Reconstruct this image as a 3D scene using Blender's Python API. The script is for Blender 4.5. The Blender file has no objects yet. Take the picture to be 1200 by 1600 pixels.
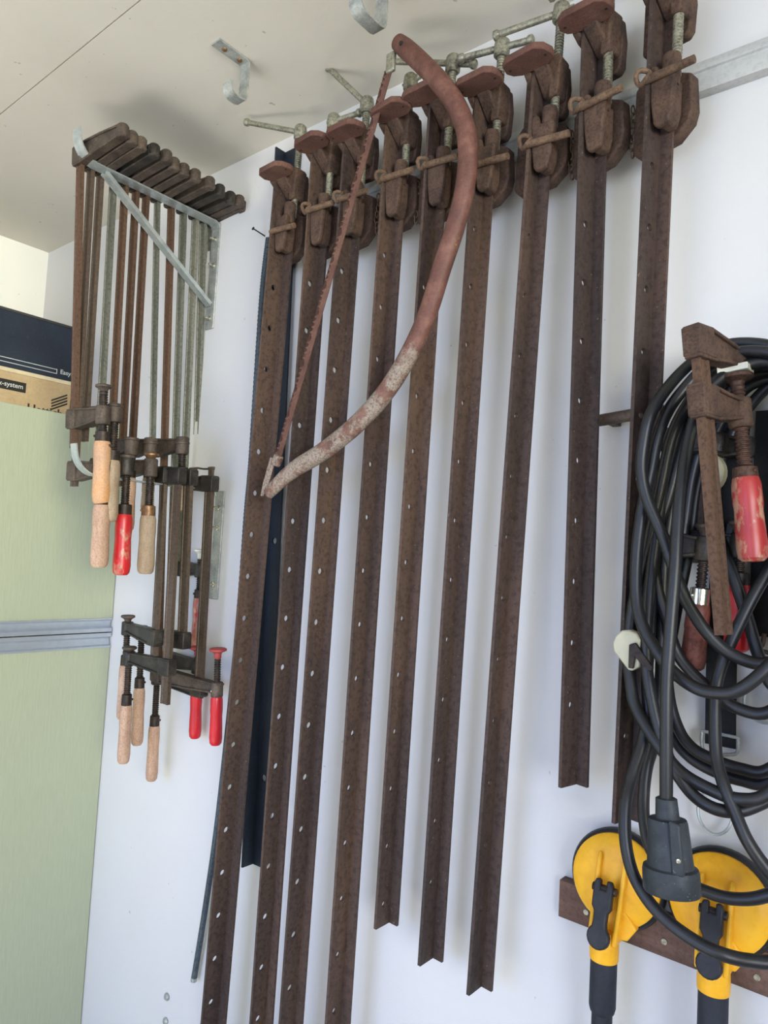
import bpy, bmesh, math, random
from mathutils import Vector, Matrix
random.seed(7)
scene = bpy.context.scene
COL = scene.collection
PI = math.pi

# ------------------------------------------------------------------ camera
EYE = Vector((0.0, -1.0, 1.6))
FPX = 1123.16
YAW, PITCH, ROLL = 0.69191808, 0.06311348, 0.05443647
_fw = Vector((-math.sin(YAW)*math.cos(PITCH), math.cos(YAW)*math.cos(PITCH), math.sin(PITCH)))
_r0 = Vector((math.cos(YAW), math.sin(YAW), 0)); _u0 = _r0.cross(_fw)
_rt = math.cos(ROLL)*_r0 + math.sin(ROLL)*_u0
_up = -math.sin(ROLL)*_r0 + math.cos(ROLL)*_u0
cam_d = bpy.data.cameras.new('camera'); cam = bpy.data.objects.new('camera', cam_d); COL.objects.link(cam)
cam_d.sensor_fit = 'VERTICAL'; cam_d.sensor_height = 36.0; cam_d.lens = 36.0*FPX/1600.0
cam_d.clip_start = 0.02
cam.matrix_world = Matrix(((_rt.x, _up.x, -_fw.x, EYE.x), (_rt.y, _up.y, -_fw.y, EYE.y), (_rt.z, _up.z, -_fw.z, EYE.z), (0, 0, 0, 1)))
scene.camera = cam

def ray(px, py): return _rt*((px-600)/FPX) - _up*((py-800)/FPX) + _fw
def WY(px, py, h=0.0):          # point of a sight line at distance h in front of the back wall
    d = ray(px, py); return EYE + d*((-h-EYE.y)/d.y)
def WX(px, py, x):              # ... on the plane X = x
    d = ray(px, py); return EYE + d*((x-EYE.x)/d.x)
def WZ(px, py, z):
    d = ray(px, py); return EYE + d*((z-EYE.z)/d.z)
def depth(p): return (p-EYE).dot(_fw)

# ------------------------------------------------------------------ materials
def s2l(c):
    return tuple(((v/255)/12.92 if v/255 <= .04045 else ((v/255+.055)/1.055)**2.4) for v in c)
class NT:
    def __init__(self, name):
        self.m = bpy.data.materials.new(name); self.m.use_nodes = True
        self.t = self.m.node_tree; self.t.nodes.clear()
        self.out = self.t.nodes.new('ShaderNodeOutputMaterial'); self.b = self.t.nodes.new('ShaderNodeBsdfPrincipled')
        self.l(self.b.outputs[0], self.out.inputs[0])
        self.tc = self.t.nodes.new('ShaderNodeTexCoord')
    def l(self, a, b): self.t.links.new(a, b)
    def coord(self, scale=(1, 1, 1), rnd=True):
        mp = self.t.nodes.new('ShaderNodeMapping'); mp.inputs['Scale'].default_value = scale
        self.l(self.tc.outputs['Object'], mp.inputs['Vector'])
        if rnd:
            oi = self.t.nodes.new('ShaderNodeObjectInfo')
            mu = self.t.nodes.new('ShaderNodeMath'); mu.operation = 'MULTIPLY'; mu.inputs[1].default_value = 17.0
            self.l(oi.outputs['Random'], mu.inputs[0]); self.l(mu.outputs[0], mp.inputs['Location'])
        return mp.outputs[0]
    def noise(self, scale, detail=6, rough=.6, vec=None):
        n = self.t.nodes.new('ShaderNodeTexNoise'); n.inputs['Scale'].default_value = scale
        n.inputs['Detail'].default_value = detail; n.inputs['Roughness'].default_value = rough
        self.l(vec if vec is not None else self.coord(), n.inputs['Vector']); return n.outputs['Fac']
    def ramp(self, fac, stops):
        r = self.t.nodes.new('ShaderNodeValToRGB'); e = r.color_ramp.elements
        while len(e) < len(stops): e.new(.5)
        for k, (p, c) in enumerate(stops):
            e[k].position = p; e[k].color = (*c, 1) if len(c) == 3 else c
        self.l(fac, r.inputs[0]); return r.outputs[0]
    def mix(self, fac, a, b, mode='MIX'):
        m = self.t.nodes.new('ShaderNodeMix'); m.data_type = 'RGBA'; m.blend_type = mode
        for s, v in ((m.inputs[0], fac), (m.inputs[6], a), (m.inputs[7], b)):
            if isinstance(v, (int, float)): s.default_value = v
            elif isinstance(v, tuple): s.default_value = (*v, 1)
            else: self.l(v, s)
        return m.outputs[2]
    def bump(self, fac, strength=.3, dist=.002):
        b = self.t.nodes.new('ShaderNodeBump'); b.inputs['Strength'].default_value = strength; b.inputs['Distance'].default_value = dist
        self.l(fac, b.inputs['Height']); self.l(b.outputs[0], self.b.inputs['Normal'])
    def set(self, color=None, rough=.6, metal=0.0, spec=None, coat=None):
        if color is not None:
            if isinstance(color, tuple): self.b.inputs['Base Color'].default_value = (*color, 1)
            else: self.l(color, self.b.inputs['Base Color'])
        if isinstance(rough, (int, float)): self.b.inputs['Roughness'].default_value = rough
        else: self.l(rough, self.b.inputs['Roughness'])
        self.b.inputs['Metallic'].default_value = metal
        if spec is not None: self.b.inputs['Specular IOR Level'].default_value = spec
        if coat is not None: self.b.inputs['Coat Weight'].default_value = coat
        return self.m

def mottled(name, cols, scale=14, fine=160, rough=.75, metal=0.0, stretch=(1, 1, .35), bump=.35, bdist=.0012, spec=.3, finecol=None, fineamt=.65):
    n = NT(name)
    base = n.ramp(n.noise(scale, 8, .65, n.coord(stretch)), [(.3, s2l(cols[0])), (.5, s2l(cols[1])), (.7, s2l(cols[2]))])
    f = n.noise(fine, 4, .7)
    dark = n.ramp(f, [(.38, (.32, .30, .29)), (.52, (.92, .92, .92)), (.70, (1.0, 1.0, 1.0))])
    c = n.mix(fineamt, base, dark, 'MULTIPLY')
    if finecol:
        sp = n.ramp(n.noise(fine*1.7, 2, .5), [(.70, (0, 0, 0)), (.76, (1, 1, 1))])
        c = n.mix(sp, c, s2l(finecol))
    n.bump(f, bump, bdist)
    return n.set(c, rough, metal, spec)
def plain(name, col, rough=.5, metal=0.0, var=.12, scale=40, bump=.0, spec=None):
    n = NT(name); l = s2l(col)
    f = n.noise(scale, 5, .6)
    c = n.ramp(f, [(.3, tuple(v*(1-var) for v in l)), (.7, tuple(min(1, v*(1+var)) for v in l))])
    if bump: n.bump(f, bump, .001)
    return n.set(c, rough, metal, spec)

M = {}
M['rust_bar'] = mottled('rusty_angle_iron', [(50, 42, 41), (74, 59, 53), (100, 78, 64)], 9, 130, .66, stretch=(1, 1, .12), finecol=(122, 98, 80), spec=.4)
M['rust_cast'] = mottled('rusty_cast_iron', [(59, 47, 41), (83, 64, 54), (100, 78, 64)], 30, 260, .8, stretch=(1, 1, 1), bump=.4)
M['rust_plate'] = mottled('red_brown_rust', [(87, 62, 55), (104, 73, 64), (115, 86, 73)], 30, 320, .85, stretch=(1, 1, 1), bump=.3, finecol=(170, 130, 112), fineamt=.35)
M['rust_pin'] = mottled('orange_brown_rust', [(81, 63, 52), (107, 85, 68), (127, 103, 83)], 40, 260, .8, stretch=(1, 1, 1))
M['rust_bar_grey'] = mottled('grey_steel_rail', [(90, 92, 84), (126, 128, 117), (147, 145, 131)], 14, 200, .5, .35, stretch=(1, 1, .08), finecol=(104, 76, 58), spec=.5)
M['rust_bar_mix'] = mottled('brown_steel_rail', [(64, 52, 44), (89, 74, 62), (105, 90, 75)], 14, 200, .6, .2, stretch=(1, 1, .08), finecol=(120, 84, 62), spec=.5)
M['rust_bar_red'] = mottled('red_rusty_rail', [(69, 50, 40), (96, 72, 57), (112, 86, 69)], 14, 200, .7, .1, stretch=(1, 1, .08))
M['clamp_cast'] = mottled('dark_cast_iron', [(55, 47, 41), (83, 71, 62), (106, 91, 77)], 26, 220, .6, .1, stretch=(1, 1, 1), spec=.45)
M['clamp_black'] = mottled('blackened_cast_iron', [(32, 30, 29), (50, 46, 42), (83, 75, 64)], 26, 220, .5, .2, stretch=(1, 1, 1), spec=.5)
M['steel_dull'] = mottled('dull_steel_screw', [(130, 128, 113), (160, 158, 141), (177, 173, 154)], 30, 240, .42, .55, stretch=(1, 1, 1), bump=.1)
M['thread_dark'] = mottled('dark_thread', [(42, 37, 36), (61, 53, 48), (82, 68, 60)], 40, 240, .5, .4, stretch=(1, 1, 1), bump=.1)
M['thread_rust'] = mottled('rusty_thread', [(66, 48, 42), (90, 66, 56), (110, 84, 70)], 40, 240, .6, .3, stretch=(1, 1, 1), bump=.1)
M['galv'] = mottled('galvanised_steel', [(158, 165, 165), (184, 192, 192), (199, 205, 203)], 40, 300, .38, .55, stretch=(1, 1, 1), bump=.08, fineamt=.15)
M['galv_old'] = mottled('weathered_galvanised_steel', [(140, 144, 144), (172, 176, 172), (200, 200, 194)], 40, 260, .5, .45, stretch=(1, 1, 1), bump=.15, fineamt=.3, finecol=(150, 96, 66))
M['chrome'] = plain('chrome', (210, 205, 190), .2, .9)
M['brass'] = mottled('tarnished_brass', [(104, 78, 56), (138, 104, 76), (168, 132, 98)], 40, 200, .45, .5, stretch=(1, 1, 1), bump=.1)
M['alu'] = plain('brushed_aluminium', (186, 194, 204), .35, .6, .06, 60)
M['rail_paint'] = mottled('grey_painted_rail', [(178, 180, 178), (194, 195, 192), (204, 204, 200)], 12, 160, .5, stretch=(.2, 1, 1), bump=.05, fineamt=.2)
M['wood_pale'] = mottled('bare_wood_handle', [(160, 128, 106), (192, 158, 134), (210, 182, 158)], 30, 340, .6, stretch=(1, 1, .25), bump=.2, fineamt=.45)
M['wood_orange'] = mottled('orange_worn_wood_handle', [(186, 150, 124), (202, 158, 120), (212, 152, 92)], 20, 340, .5, stretch=(1, 1, .4), bump=.2, fineamt=.35)
M['wood_grey'] = mottled('grey_weathered_wood_handle', [(146, 126, 104), (170, 150, 126), (186, 166, 142)], 40, 340, .7, stretch=(1, 1, .25), bump=.2, fineamt=.35)
M['wood_red_dark'] = mottled('dark_red_stained_wood', [(84, 46, 40), (116, 66, 56), (140, 86, 72)], 36, 200, .5, stretch=(1, 1, .15), bump=.2)
def red_paint(name, wear, tint=(204, 40, 44)):
    n = NT(name)
    r = tuple(tint)
    paint = n.ramp(n.noise(20, 4), [(.3, s2l(tuple(int(v*.86) for v in r))), (.7, s2l(r))])
    wood = n.ramp(n.noise(60, 6, .6, n.coord((1, 1, .3))), [(.3, s2l((150, 100, 80))), (.7, s2l((200, 156, 130)))])
    w = n.noise(34, 9, .72, n.coord((1, 1, .5)))
    k = n.ramp(w, [(wear-.03, (1, 1, 1)), (wear+.03, (0, 0, 0))])
    c = n.mix(k, paint, wood); n.bump(w, .15, .001)
    return n.set(c, .35, 0, .5)
M['red_worn'] = red_paint('worn_red_paint', .43)
M['red_flaked'] = red_paint('flaked_red_paint', .52, (214, 60, 56))
M['red_fresh'] = red_paint('glossy_red_paint', .33, (206, 32, 44))
M['red_dull'] = red_paint('dull_red_paint', .47, (176, 58, 58))
M['red_pad'] = plain('red_rubber_pad', (160, 62, 60), .6)
M['rubber'] = mottled('black_rubber_cable', [(19, 19, 22), (26, 27, 30), (33, 35, 39)], 20, 220, .42, stretch=(1, 1, 1), bump=.06, spec=.5, fineamt=.2, finecol=(64, 64, 68))
M['rubber_grey'] = mottled('grey_black_rubber', [(41, 44, 49), (52, 57, 62), (62, 67, 74)], 30, 200, .5, stretch=(1, 1, 1), bump=.08, fineamt=.25, finecol=(100, 104, 108))
M['black_plastic'] = mottled('black_plastic', [(31, 31, 34), (41, 41, 44), (51, 51, 54)], 30, 220, .5, stretch=(1, 1, 1), bump=.1, fineamt=.25)
M['grip'] = mottled('dark_blue_grey_grip', [(34, 37, 46), (41, 45, 54), (49, 53, 63)], 20, 240, .6, stretch=(1, 1, 1), bump=.15, fineamt=.25)
M['webbing'] = plain('black_webbing', (22, 23, 25), .9, 0, .3, 300, .5)
M['yellow'] = mottled('yellow_plastic', [(222, 156, 34), (240, 178, 40), (246, 190, 58)], 12, 60, .4, stretch=(1, 1, 1), bump=.05, fineamt=.12)
M['cream'] = plain('cream_plastic', (188, 184, 158), .5, 0, .1)
M['black_steel'] = mottled('blue_black_steel', [(30, 36, 44), (40, 47, 56), (52, 60, 70)], 14, 200, .5, .2, stretch=(1, 1, .2), bump=.1, fineamt=.3)
M['rod'] = mottled('blue_grey_rod', [(62, 72, 80), (80, 92, 100), (98, 110, 116)], 14, 200, .5, .3, stretch=(1, 1, .2), bump=.1)
M['ink'] = plain('black_ink', (34, 32, 26), .7)
M['white_ink'] = plain('white_ink', (205, 208, 205), .6)
M['board'] = mottled('brown_wood_board', [(84, 62, 52), (108, 82, 70), (124, 98, 84)], 22, 150, .65, stretch=(.12, 1, 1.6), bump=.2, fineamt=.4)
M['cardboard'] = mottled('cardboard', [(182, 157, 120), (190, 165, 127), (198, 174, 137)], 10, 160, .85, stretch=(1, 1, 1), bump=.05, fineamt=.12)
M['cardboard_edge'] = plain('pale_cardboard_flap', (214, 198, 164), .85)
M['navy'] = mottled('navy_printed_card', [(34, 40, 52), (40, 47, 60), (46, 54, 68)], 8, 120, .5, stretch=(1, 1, 1), bump=.03, fineamt=.15, finecol=(90, 100, 110))
M['navy_lid'] = plain('charcoal_card_lid', (58, 56, 54), .7)
M['white_tip'] = plain('white_plastic', (226, 224, 208), .5)
def saw_paint():
    n = NT('rusty_red_saw_tube')
    rust = n.ramp(n.noise(26, 9, .7), [(.3, s2l((72, 50, 44))), (.5, s2l((106, 70, 61))), (.74, s2l((138, 100, 86)))])
    f = n.noise(330, 4, .75)
    pale = n.ramp(f, [(.35, s2l((92, 72, 62))), (.46, s2l((138, 124, 112))), (.7, s2l((164, 152, 140)))])
    sep = n.t.nodes.new('ShaderNodeSeparateXYZ'); n.l(n.tc.outputs['Object'], sep.inputs[0])
    # bare, rubbed steel towards the low handle end of the tube, rust-red paint above
    mr = n.t.nodes.new('ShaderNodeMapRange'); mr.inputs[1].default_value = .30; mr.inputs[2].default_value = .12
    n.l(sep.outputs['Z'], mr.inputs[0])
    ad = n.t.nodes.new('ShaderNodeMath'); ad.operation = 'ADD'; n.l(mr.outputs[0], ad.inputs[0])
    nn = n.noise(30, 6, .7); sb = n.t.nodes.new('ShaderNodeMath'); sb.operation = 'SUBTRACT'; n.l(nn, sb.inputs[0]); sb.inputs[1].default_value = .55
    n.l(sb.outputs[0], ad.inputs[1])
    k = n.ramp(ad.outputs[0], [(.35, (0, 0, 0)), (.6, (1, 1, 1))])
    patch = n.ramp(n.noise(22, 7, .7, n.coord((1, 1, 1), False)), [(.50, (1, 1, 1)), (.58, (.1, .1, .1))]); k = n.mix(1.0, k, patch, 'MULTIPLY')
    c = n.mix(k, rust, pale)
    yel = n.ramp(n.noise(60, 3, .6), [(.68, (0, 0, 0)), (.72, (1, 1, 1))])
    band = n.ramp(sep.outputs['Z'], [(.0, (0, 0, 0)), (.32, (0, 0, 0)), (.40, (1, 1, 1)), (.48, (0, 0, 0))])
    ym = n.mix(1.0, yel, band, 'MULTIPLY')
    c = n.mix(ym, c, s2l((190, 150, 50)))
    c = n.mix(.5, c, n.ramp(f, [(.36, (.6, .57, .56)), (.5, (1, 1, 1))]), 'MULTIPLY'); n.bump(f, .25, .001)
    return n.set(c, .6, .1, .4)
M['saw_tube'] = saw_paint()
def wall_mat(name, c, speck, big=1.2, bumpd=.002, bs=.2):
    n = NT(name); co = n.coord((1, 1, 1), False)
    l = s2l(c)
    base = n.ramp(n.noise(big, 5, .6, co), [(.3, tuple(v*.94 for v in l)), (.7, tuple(min(1, v*1.03) for v in l))])
    sp = n.ramp(n.noise(55, 2, .5, co), [(.735, (0, 0, 0)), (.76, (1, 1, 1))])
    c2 = n.mix(sp, base, s2l(speck))
    n.bump(n.noise(90, 8, .7, co), bs*1.6, bumpd)
    return n.set(c2, .55, 0, .35)
M['wall'] = wall_mat('white_plaster', (216, 215, 214), (190, 188, 184))
M['wall_lit'] = wall_mat('lit_wall_white', (247, 245, 236), (226, 222, 210))  # the left wall's stronger light is put into this brighter white
M['ceiling'] = wall_mat('ceiling_board', (222, 216, 204), (184, 176, 162), 2.0, .001)
M['floor'] = wall_mat('concrete_floor', (150, 142, 130), (110, 104, 96), 3.0)
def green_panel():
    n = NT('pale_green_panel'); co = n.coord((1, 9, .8), False)
    g = n.noise(26, 6, .6, co); l = s2l((170, 177, 152))
    c = n.ramp(g, [(.35, tuple(v*.95 for v in l)), (.65, tuple(v*1.03 for v in l))])
    n.bump(g, .3, .002)
    return n.set(c, .36, 0, .5)
M['green'] = green_panel()
M['cab_side'] = plain('white_cabinet_board', (214, 216, 214), .5)

# ------------------------------------------------------------------ mesh helpers
class MB:
    def __init__(self): self.bm = bmesh.new()
    def box(self, c, s, R=None):
        g = bmesh.ops.create_cube(self.bm, size=1.0)
        for v in g['verts']:
            p = Vector((v.co.x*s[0], v.co.y*s[1], v.co.z*s[2]))
            if R is not None: p = R @ p
            v.co = p + Vector(c)
        return self
    def prism(self, pts, d0, d1, f):
        """outline pts (u, v) extruded between d0 and d1; f(u, v, d) gives the point"""
        a = [self.bm.verts.new(f(u, v, d0)) for u, v in pts]; b = [self.bm.verts.new(f(u, v, d1)) for u, v in pts]
        n = len(pts)
        self.bm.faces.new(a); self.bm.faces.new(list(reversed(b)))
        for i in range(n): self.bm.faces.new((a[i], b[i], b[(i+1) % n], a[(i+1) % n]))
        return self
    def strip(self, pts, w, t, f):
        """flat strip following the path pts (u, v), thickness t in that plane, width w across (d)"""
        P = [Vector(p) for p in pts]; n = len(P); L = []; R_ = []
        for i in range(n):
            d = (P[min(i+1, n-1)]-P[max(i-1, 0)]).normalized(); nn = Vector((-d.y, d.x))
            L.append(P[i]+nn*t/2); R_.append(P[i]-nn*t/2)
        V = []
        for i in range(n):
            V.append([self.bm.verts.new(f(*q)) for q in ((L[i].x, L[i].y, -w/2), (L[i].x, L[i].y, w/2), (R_[i].x, R_[i].y, w/2), (R_[i].x, R_[i].y, -w/2))])
        for i in range(n-1):
            for k in range(4): self.bm.faces.new((V[i][k], V[i][(k+1) % 4], V[i+1][(k+1) % 4], V[i+1][k]))
        self.bm.faces.new(V[0]); self.bm.faces.new(list(reversed(V[-1])))
        return self
    def tube(self, pts, r, n=12, closed=False, flat=1.0, cap=True):
        P = [Vector(p) for p in pts]; m = len(P)
        rr = r if isinstance(r, (list, tuple)) else [r]*m
        T = []
        for i in range(m):
            if closed: t = P[(i+1) % m]-P[(i-1) % m]
            else: t = P[min(i+1, m-1)]-P[max(i-1, 0)]
            T.append(t.normalized())
        ref = Vector((0, 1, 0)) if abs(T[0].y) < .9 else Vector((1, 0, 0))
        nrm = (ref-T[0]*ref.dot(T[0])).normalized(); rings = []
        for i in range(m):
            nrm = (nrm-T[i]*nrm.dot(T[i]))
            nrm = nrm.normalized() if nrm.length > 1e-6 else T[i].orthogonal().normalized()
            b = T[i].cross(nrm)
            rings.append([self.bm.verts.new(P[i]+(nrm*math.cos(a)*flat+b*math.sin(a))*rr[i]) for a in [2*PI*k/n for k in range(n)]])
        for i in range(m if closed else m-1):
            A = rings[i]; B = rings[(i+1) % m]
            for k in range(n): self.bm.faces.new((A[k], A[(k+1) % n], B[(k+1) % n], B[k]))
        if not closed and cap:
            self.bm.faces.new(list(reversed(rings[0]))); self.bm.faces.new(rings[-1])
        return self
    def lathe(self, prof, p0, axis, n=20):
        """prof: (radius, distance along axis) pairs"""
        ax = Vector(axis).normalized(); e1 = ax.orthogonal().normalized(); e2 = ax.cross(e1); p0 = Vector(p0); rings = []
        for r, z in prof:
            r = max(r, 1e-5)
            rings.append([self.bm.verts.new(p0+ax*z+(e1*math.cos(a)+e2*math.sin(a))*r) for a in [2*PI*k/n for k in range(n)]])
        for i in range(len(rings)-1):
            for k in range(n): self.bm.faces.new((rings[i][k], rings[i][(k+1) % n], rings[i+1][(k+1) % n], rings[i+1][k]))
        self.bm.faces.new(list(reversed(rings[0]))); self.bm.faces.new(rings[-1])
        return self
    def thread(self, p0, p1, r, pitch=.004, depth_=.0014, n=16):
        p0 = Vector(p0); p1 = Vector(p1); L = (p1-p0).length; k = max(2, int(L/pitch)); prof = [(r-depth_, 0)]
        for i in range(k):
            z = L*i/k; q = L/k
            prof += [(r-depth_, z+.15*q), (r, z+.4*q), (r, z+.65*q), (r-depth_, z+.9*q)]
        prof.append((r-depth_, L))
        return self.lathe(prof, p0, p1-p0, n)
    def sphere(self, c, r, s=(1, 1, 1)):
        g = bmesh.ops.create_uvsphere(self.bm, u_segments=16, v_segments=10, radius=r)
        for v in g['verts']: v.co = Vector((v.co.x*s[0], v.co.y*s[1], v.co.z*s[2]))+Vector(c)
        return self

def obj(name, mb, mat, parent=None, world=False, bevel=0.0, angle=38):
    bm = mb.bm if isinstance(mb, MB) else mb
    if world and parent is not None:
        inv = parent.matrix_basis.inverted()
        if parent.parent is not None: inv = inv @ parent.parent.matrix_basis.inverted()
        bm.transform(inv)
    bmesh.ops.recalc_face_normals(bm, faces=bm.faces)
    me = bpy.data.meshes.new(name); bm.to_mesh(me); bm.free()
    for p in me.polygons: p.use_smooth = True
    me.set_sharp_from_angle(angle=math.radians(angle))
    me.materials.append(M[mat] if isinstance(mat, str) else mat)
    o = bpy.data.objects.new(name, me); COL.objects.link(o)
    if parent is not None: o.parent = parent
    if bevel:
        b = o.modifiers.new('edge', 'BEVEL'); b.width = bevel; b.segments = 2; b.limit_method = 'ANGLE'; b.angle_limit = math.radians(40)
    return o
def tag(o, label, cat, group=None):
    o['label'] = label; o['category'] = cat
    if group: o['group'] = group
    return o
def thing(name, label, cat, loc=(0, 0, 0), group=None, basis=None):
    o = bpy.data.objects.new(name, None); COL.objects.link(o); o.empty_display_size = .03
    o.location = loc
    if basis is not None: o.matrix_basis = basis
    return tag(o, label, cat, group)
def single(name, mb, mat, label, cat, group=None, bevel=0.0, at=None):
    """a thing that is one mesh, its origin at its first vertex or at the given point"""
    bm = mb.bm
    if at is None:
        bm.verts.ensure_lookup_table(); at = sum((v.co for v in bm.verts), Vector())/len(bm.verts)
    bm.transform(Matrix.Translation(-Vector(at)))
    o = obj(name, mb, mat, bevel=bevel); o.location = at
    return tag(o, label, cat, group)
def struct(name, mb, mat):
    o = obj(name, mb, mat); o['kind'] = 'structure'; return o
def frame(origin, z, x):
    z = Vector(z).normalized(); x = Vector(x); x = (x-z*x.dot(z)).normalized(); y = z.cross(x)
    return Matrix(((x.x, y.x, z.x, origin[0]), (x.y, y.y, z.y, origin[1]), (x.z, y.z, z.z, origin[2]), (0, 0, 0, 1)))
def smooth(pts, k=8, closed=False):
    P = [Vector(p) for p in pts]; n = len(P); out = []
    for i in range(n if closed else n-1):
        if closed: a, b, c, d = P[(i-1) % n], P[i], P[(i+1) % n], P[(i+2) % n]
        else: a, b, c, d = P[max(i-1, 0)], P[i], P[i+1], P[min(i+2, n-1)]
        for j in range(k):
            t = j/k
            out.append(.5*((2*b)+(c-a)*t+(2*a-5*b+4*c-d)*t*t+(3*b-a-3*c+d)*t**3))
    if not closed: out.append(P[-1])
    return out
xz = lambda u, v, d: Vector((u, d, v))
yz = lambda u, v, d: Vector((d, u, v))
xy = lambda u, v, d: Vector((u, v, d))

# ------------------------------------------------------------------ the room
CEIL = 2.497; XL = -2.253; XR = 2.2; YF = -3.6
struct('wall_back', MB().box(((XL+XR)/2, .05, 1.3), (XR-XL+.2, .1, 2.8)), 'wall')
struct('wall_left', MB().box((XL-.05, YF/2, 1.3), (.1, -YF, 2.8)), 'wall_lit')
struct('wall_right', MB().box((XR+.05, YF/2, 1.3), (.1, -YF, 2.8)), 'wall')
seam_y = -.412
cl = MB()
cl.box(((XL+XR)/2, (seam_y+.0012)/2, CEIL+.01), (XR-XL, -seam_y-.0012, .02))
cl.box(((XL+XR)/2, (YF+seam_y-.0012)/2, CEIL+.01), (XR-XL, seam_y-YF-.0012, .02))
cl.box(((XL+XR)/2, YF/2, CEIL+.03), (XR-XL, -YF, .02))
struct('ceiling', cl, 'ceiling')
struct('floor', MB().box(((XL+XR)/2, YF/2, -.02), (XR-XL+.2, -YF+.2, .04)), 'floor')

# ------------------------------------------------------------------ mounting rail on the wall
RZ0, RZ1 = 2.259, 2.306
rp = [(0, RZ0), (-.018, RZ0), (-.018, RZ0+.026), (-.022, RZ0+.028), (-.022, RZ0+.031), (-.012, RZ1), (0, RZ1)]
rl = MB().prism(rp, -1.125, .34, lambda u, v, d: Vector((d, u, v)))
single('wall_rail', rl, 'rail_paint', 'long pale grey rail along the white wall that the rusty cramps hang on', 'rail', bevel=.0008)

# ------------------------------------------------------------------ sash cramps
def leg_strip(mb, w, t, z0, z1, dirv, nrm, holes, hr=.0047):
    """one leg of the angle iron with round drilled holes; dirv runs across the leg, nrm through it"""
    D = Vector((dirv[0], dirv[1], 0)); N = Vector((nrm[0], nrm[1], 0)); bm = mb.bm
    cw = min(w*.5, .018); u0 = w*.56-cw/2; u1 = u0+cw           # column of cells that carry the holes
    def pt(u, z, s): return D*u+Vector((0, 0, z))+N*(t*s)
    def slab(ua, ub, za, zb):
        if zb-za < 1e-4: return
        q = [[bm.verts.new(pt(u, z, s)) for u, z in ((ua, za), (ub, za), (ub, zb), (ua, zb))] for s in (0, 1)]
        bm.faces.new(q[0]); bm.faces.new(list(reversed(q[1])))
        for k in range(4): bm.faces.new((q[0][k], q[1][k], q[1][(k+1) % 4], q[0][(k+1) % 4]))
    slab(0, u0, z0, z1); slab(u1, w, z0, z1)
    prev = z0
    for hz in sorted(holes):
        a, b = hz-cw/2, hz+cw/2
        if a < prev or b > z1: continue
        slab(u0, u1, prev, a); prev = b
        n = 16; cu = (u0+u1)/2; C = []; Q = []
        for k in range(n):
            an = 2*PI*k/n+PI/4; c, s = math.cos(an), math.sin(an); m = max(abs(c), abs(s))
            C.append((cu+c*hr, hz+s*hr)); Q.append((cu+c/m*cw/2, hz+s/m*cw/2))
        V = [[[bm.verts.new(pt(u, z, s)) for u, z in L] for L in (C, Q)] for s in (0, 1)]
        for k in range(n):
            j = (k+1) % n
            for s in (0, 1): bm.faces.new((V[s][0][k], V[s][0][j], V[s][1][j], V[s][1][k]))
            bm.faces.new((V[0][0][k], V[0][0][j], V[1][0][j], V[1][0][k]))
    slab(u0, u1, prev, z1)

CR = [  # top ridge, bottom ridge, leg, leg angle, shoe, plate, boss, tommy ends, a hole's pixel row, hole spacing
 ((442, 420), (326, 1760), .041, .027, 2, (446, 352), (431, 268), (472, 207), ((385, 191), (478, 211)), 1031, .0815),
 ((497, 420), (403, 1760), .038, .0225, 2, (507, 338), (487, 223), (520, 192), ((514, 197), (563, 176)), 1196, .0898),
 ((546, 420), (449, 1760), .0385, .022, 3, (561, 320), (540, 205), (579, 163), ((512, 105), (584, 168)), 1213, .0906),
 ((610, 420), (521, 1760), .038, .0235, 2, (620, 292), (610, 173), (636, 133), ((630, 137), (664, 113)), 1230, .0906),
 ((685, 250), (607, 1438), .0365, .021, 1, (690, 270), (662, 147), (702, 103), ((612, 96), (741, 110)), 1411, .0905),
 ((757, 250), (675, 1493), .0365, .0215, 1, (760, 248), (748, 129), (775, 80), ((719, 92), (830, 73)), 1377, .0915),
 ((845, 200), (750, 1537), .036, .022, 1, (848, 214), (825, 94), (860, 28), ((774, 56), (900, 12)), 1417, .0890),
 ((928, 253), (899, 1223), .0365, .022, 13, (940, 180), (915, 24), (944, -40), ((860, -5), (990, -70)), 443, .083),
 ((1029, 221), (981, 1277), .0365, .0225, 12, (1042, 140), (1030, -45), (1060, -110), ((980, -80), (1120, -140)), 551, .083)]
CL = ['rusty angle-iron sash cramp farthest left, overlapping a black steel strip',
 'rusty sash cramp second from left, its tommy bar pointing right towards the ceiling',
 'rusty sash cramp third from left, crossed at its top by the toothed saw blade',
 'rusty sash cramp fourth from left, the last one running out below the frame',
 'rusty sash cramp fifth from left, its head partly behind the curved saw tube',
 'rusty sash cramp sixth from left, just right of the curved saw tube',
 'rusty sash cramp seventh from left, wide bare wall to its right, lowest visible end',
 'short rusty sash cramp second from right, its end well above the wooden board',
 'rusty sash cramp farthest right, passing behind the black cable loops']
HR_TOP, HR_BOT = .062, .05
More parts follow.
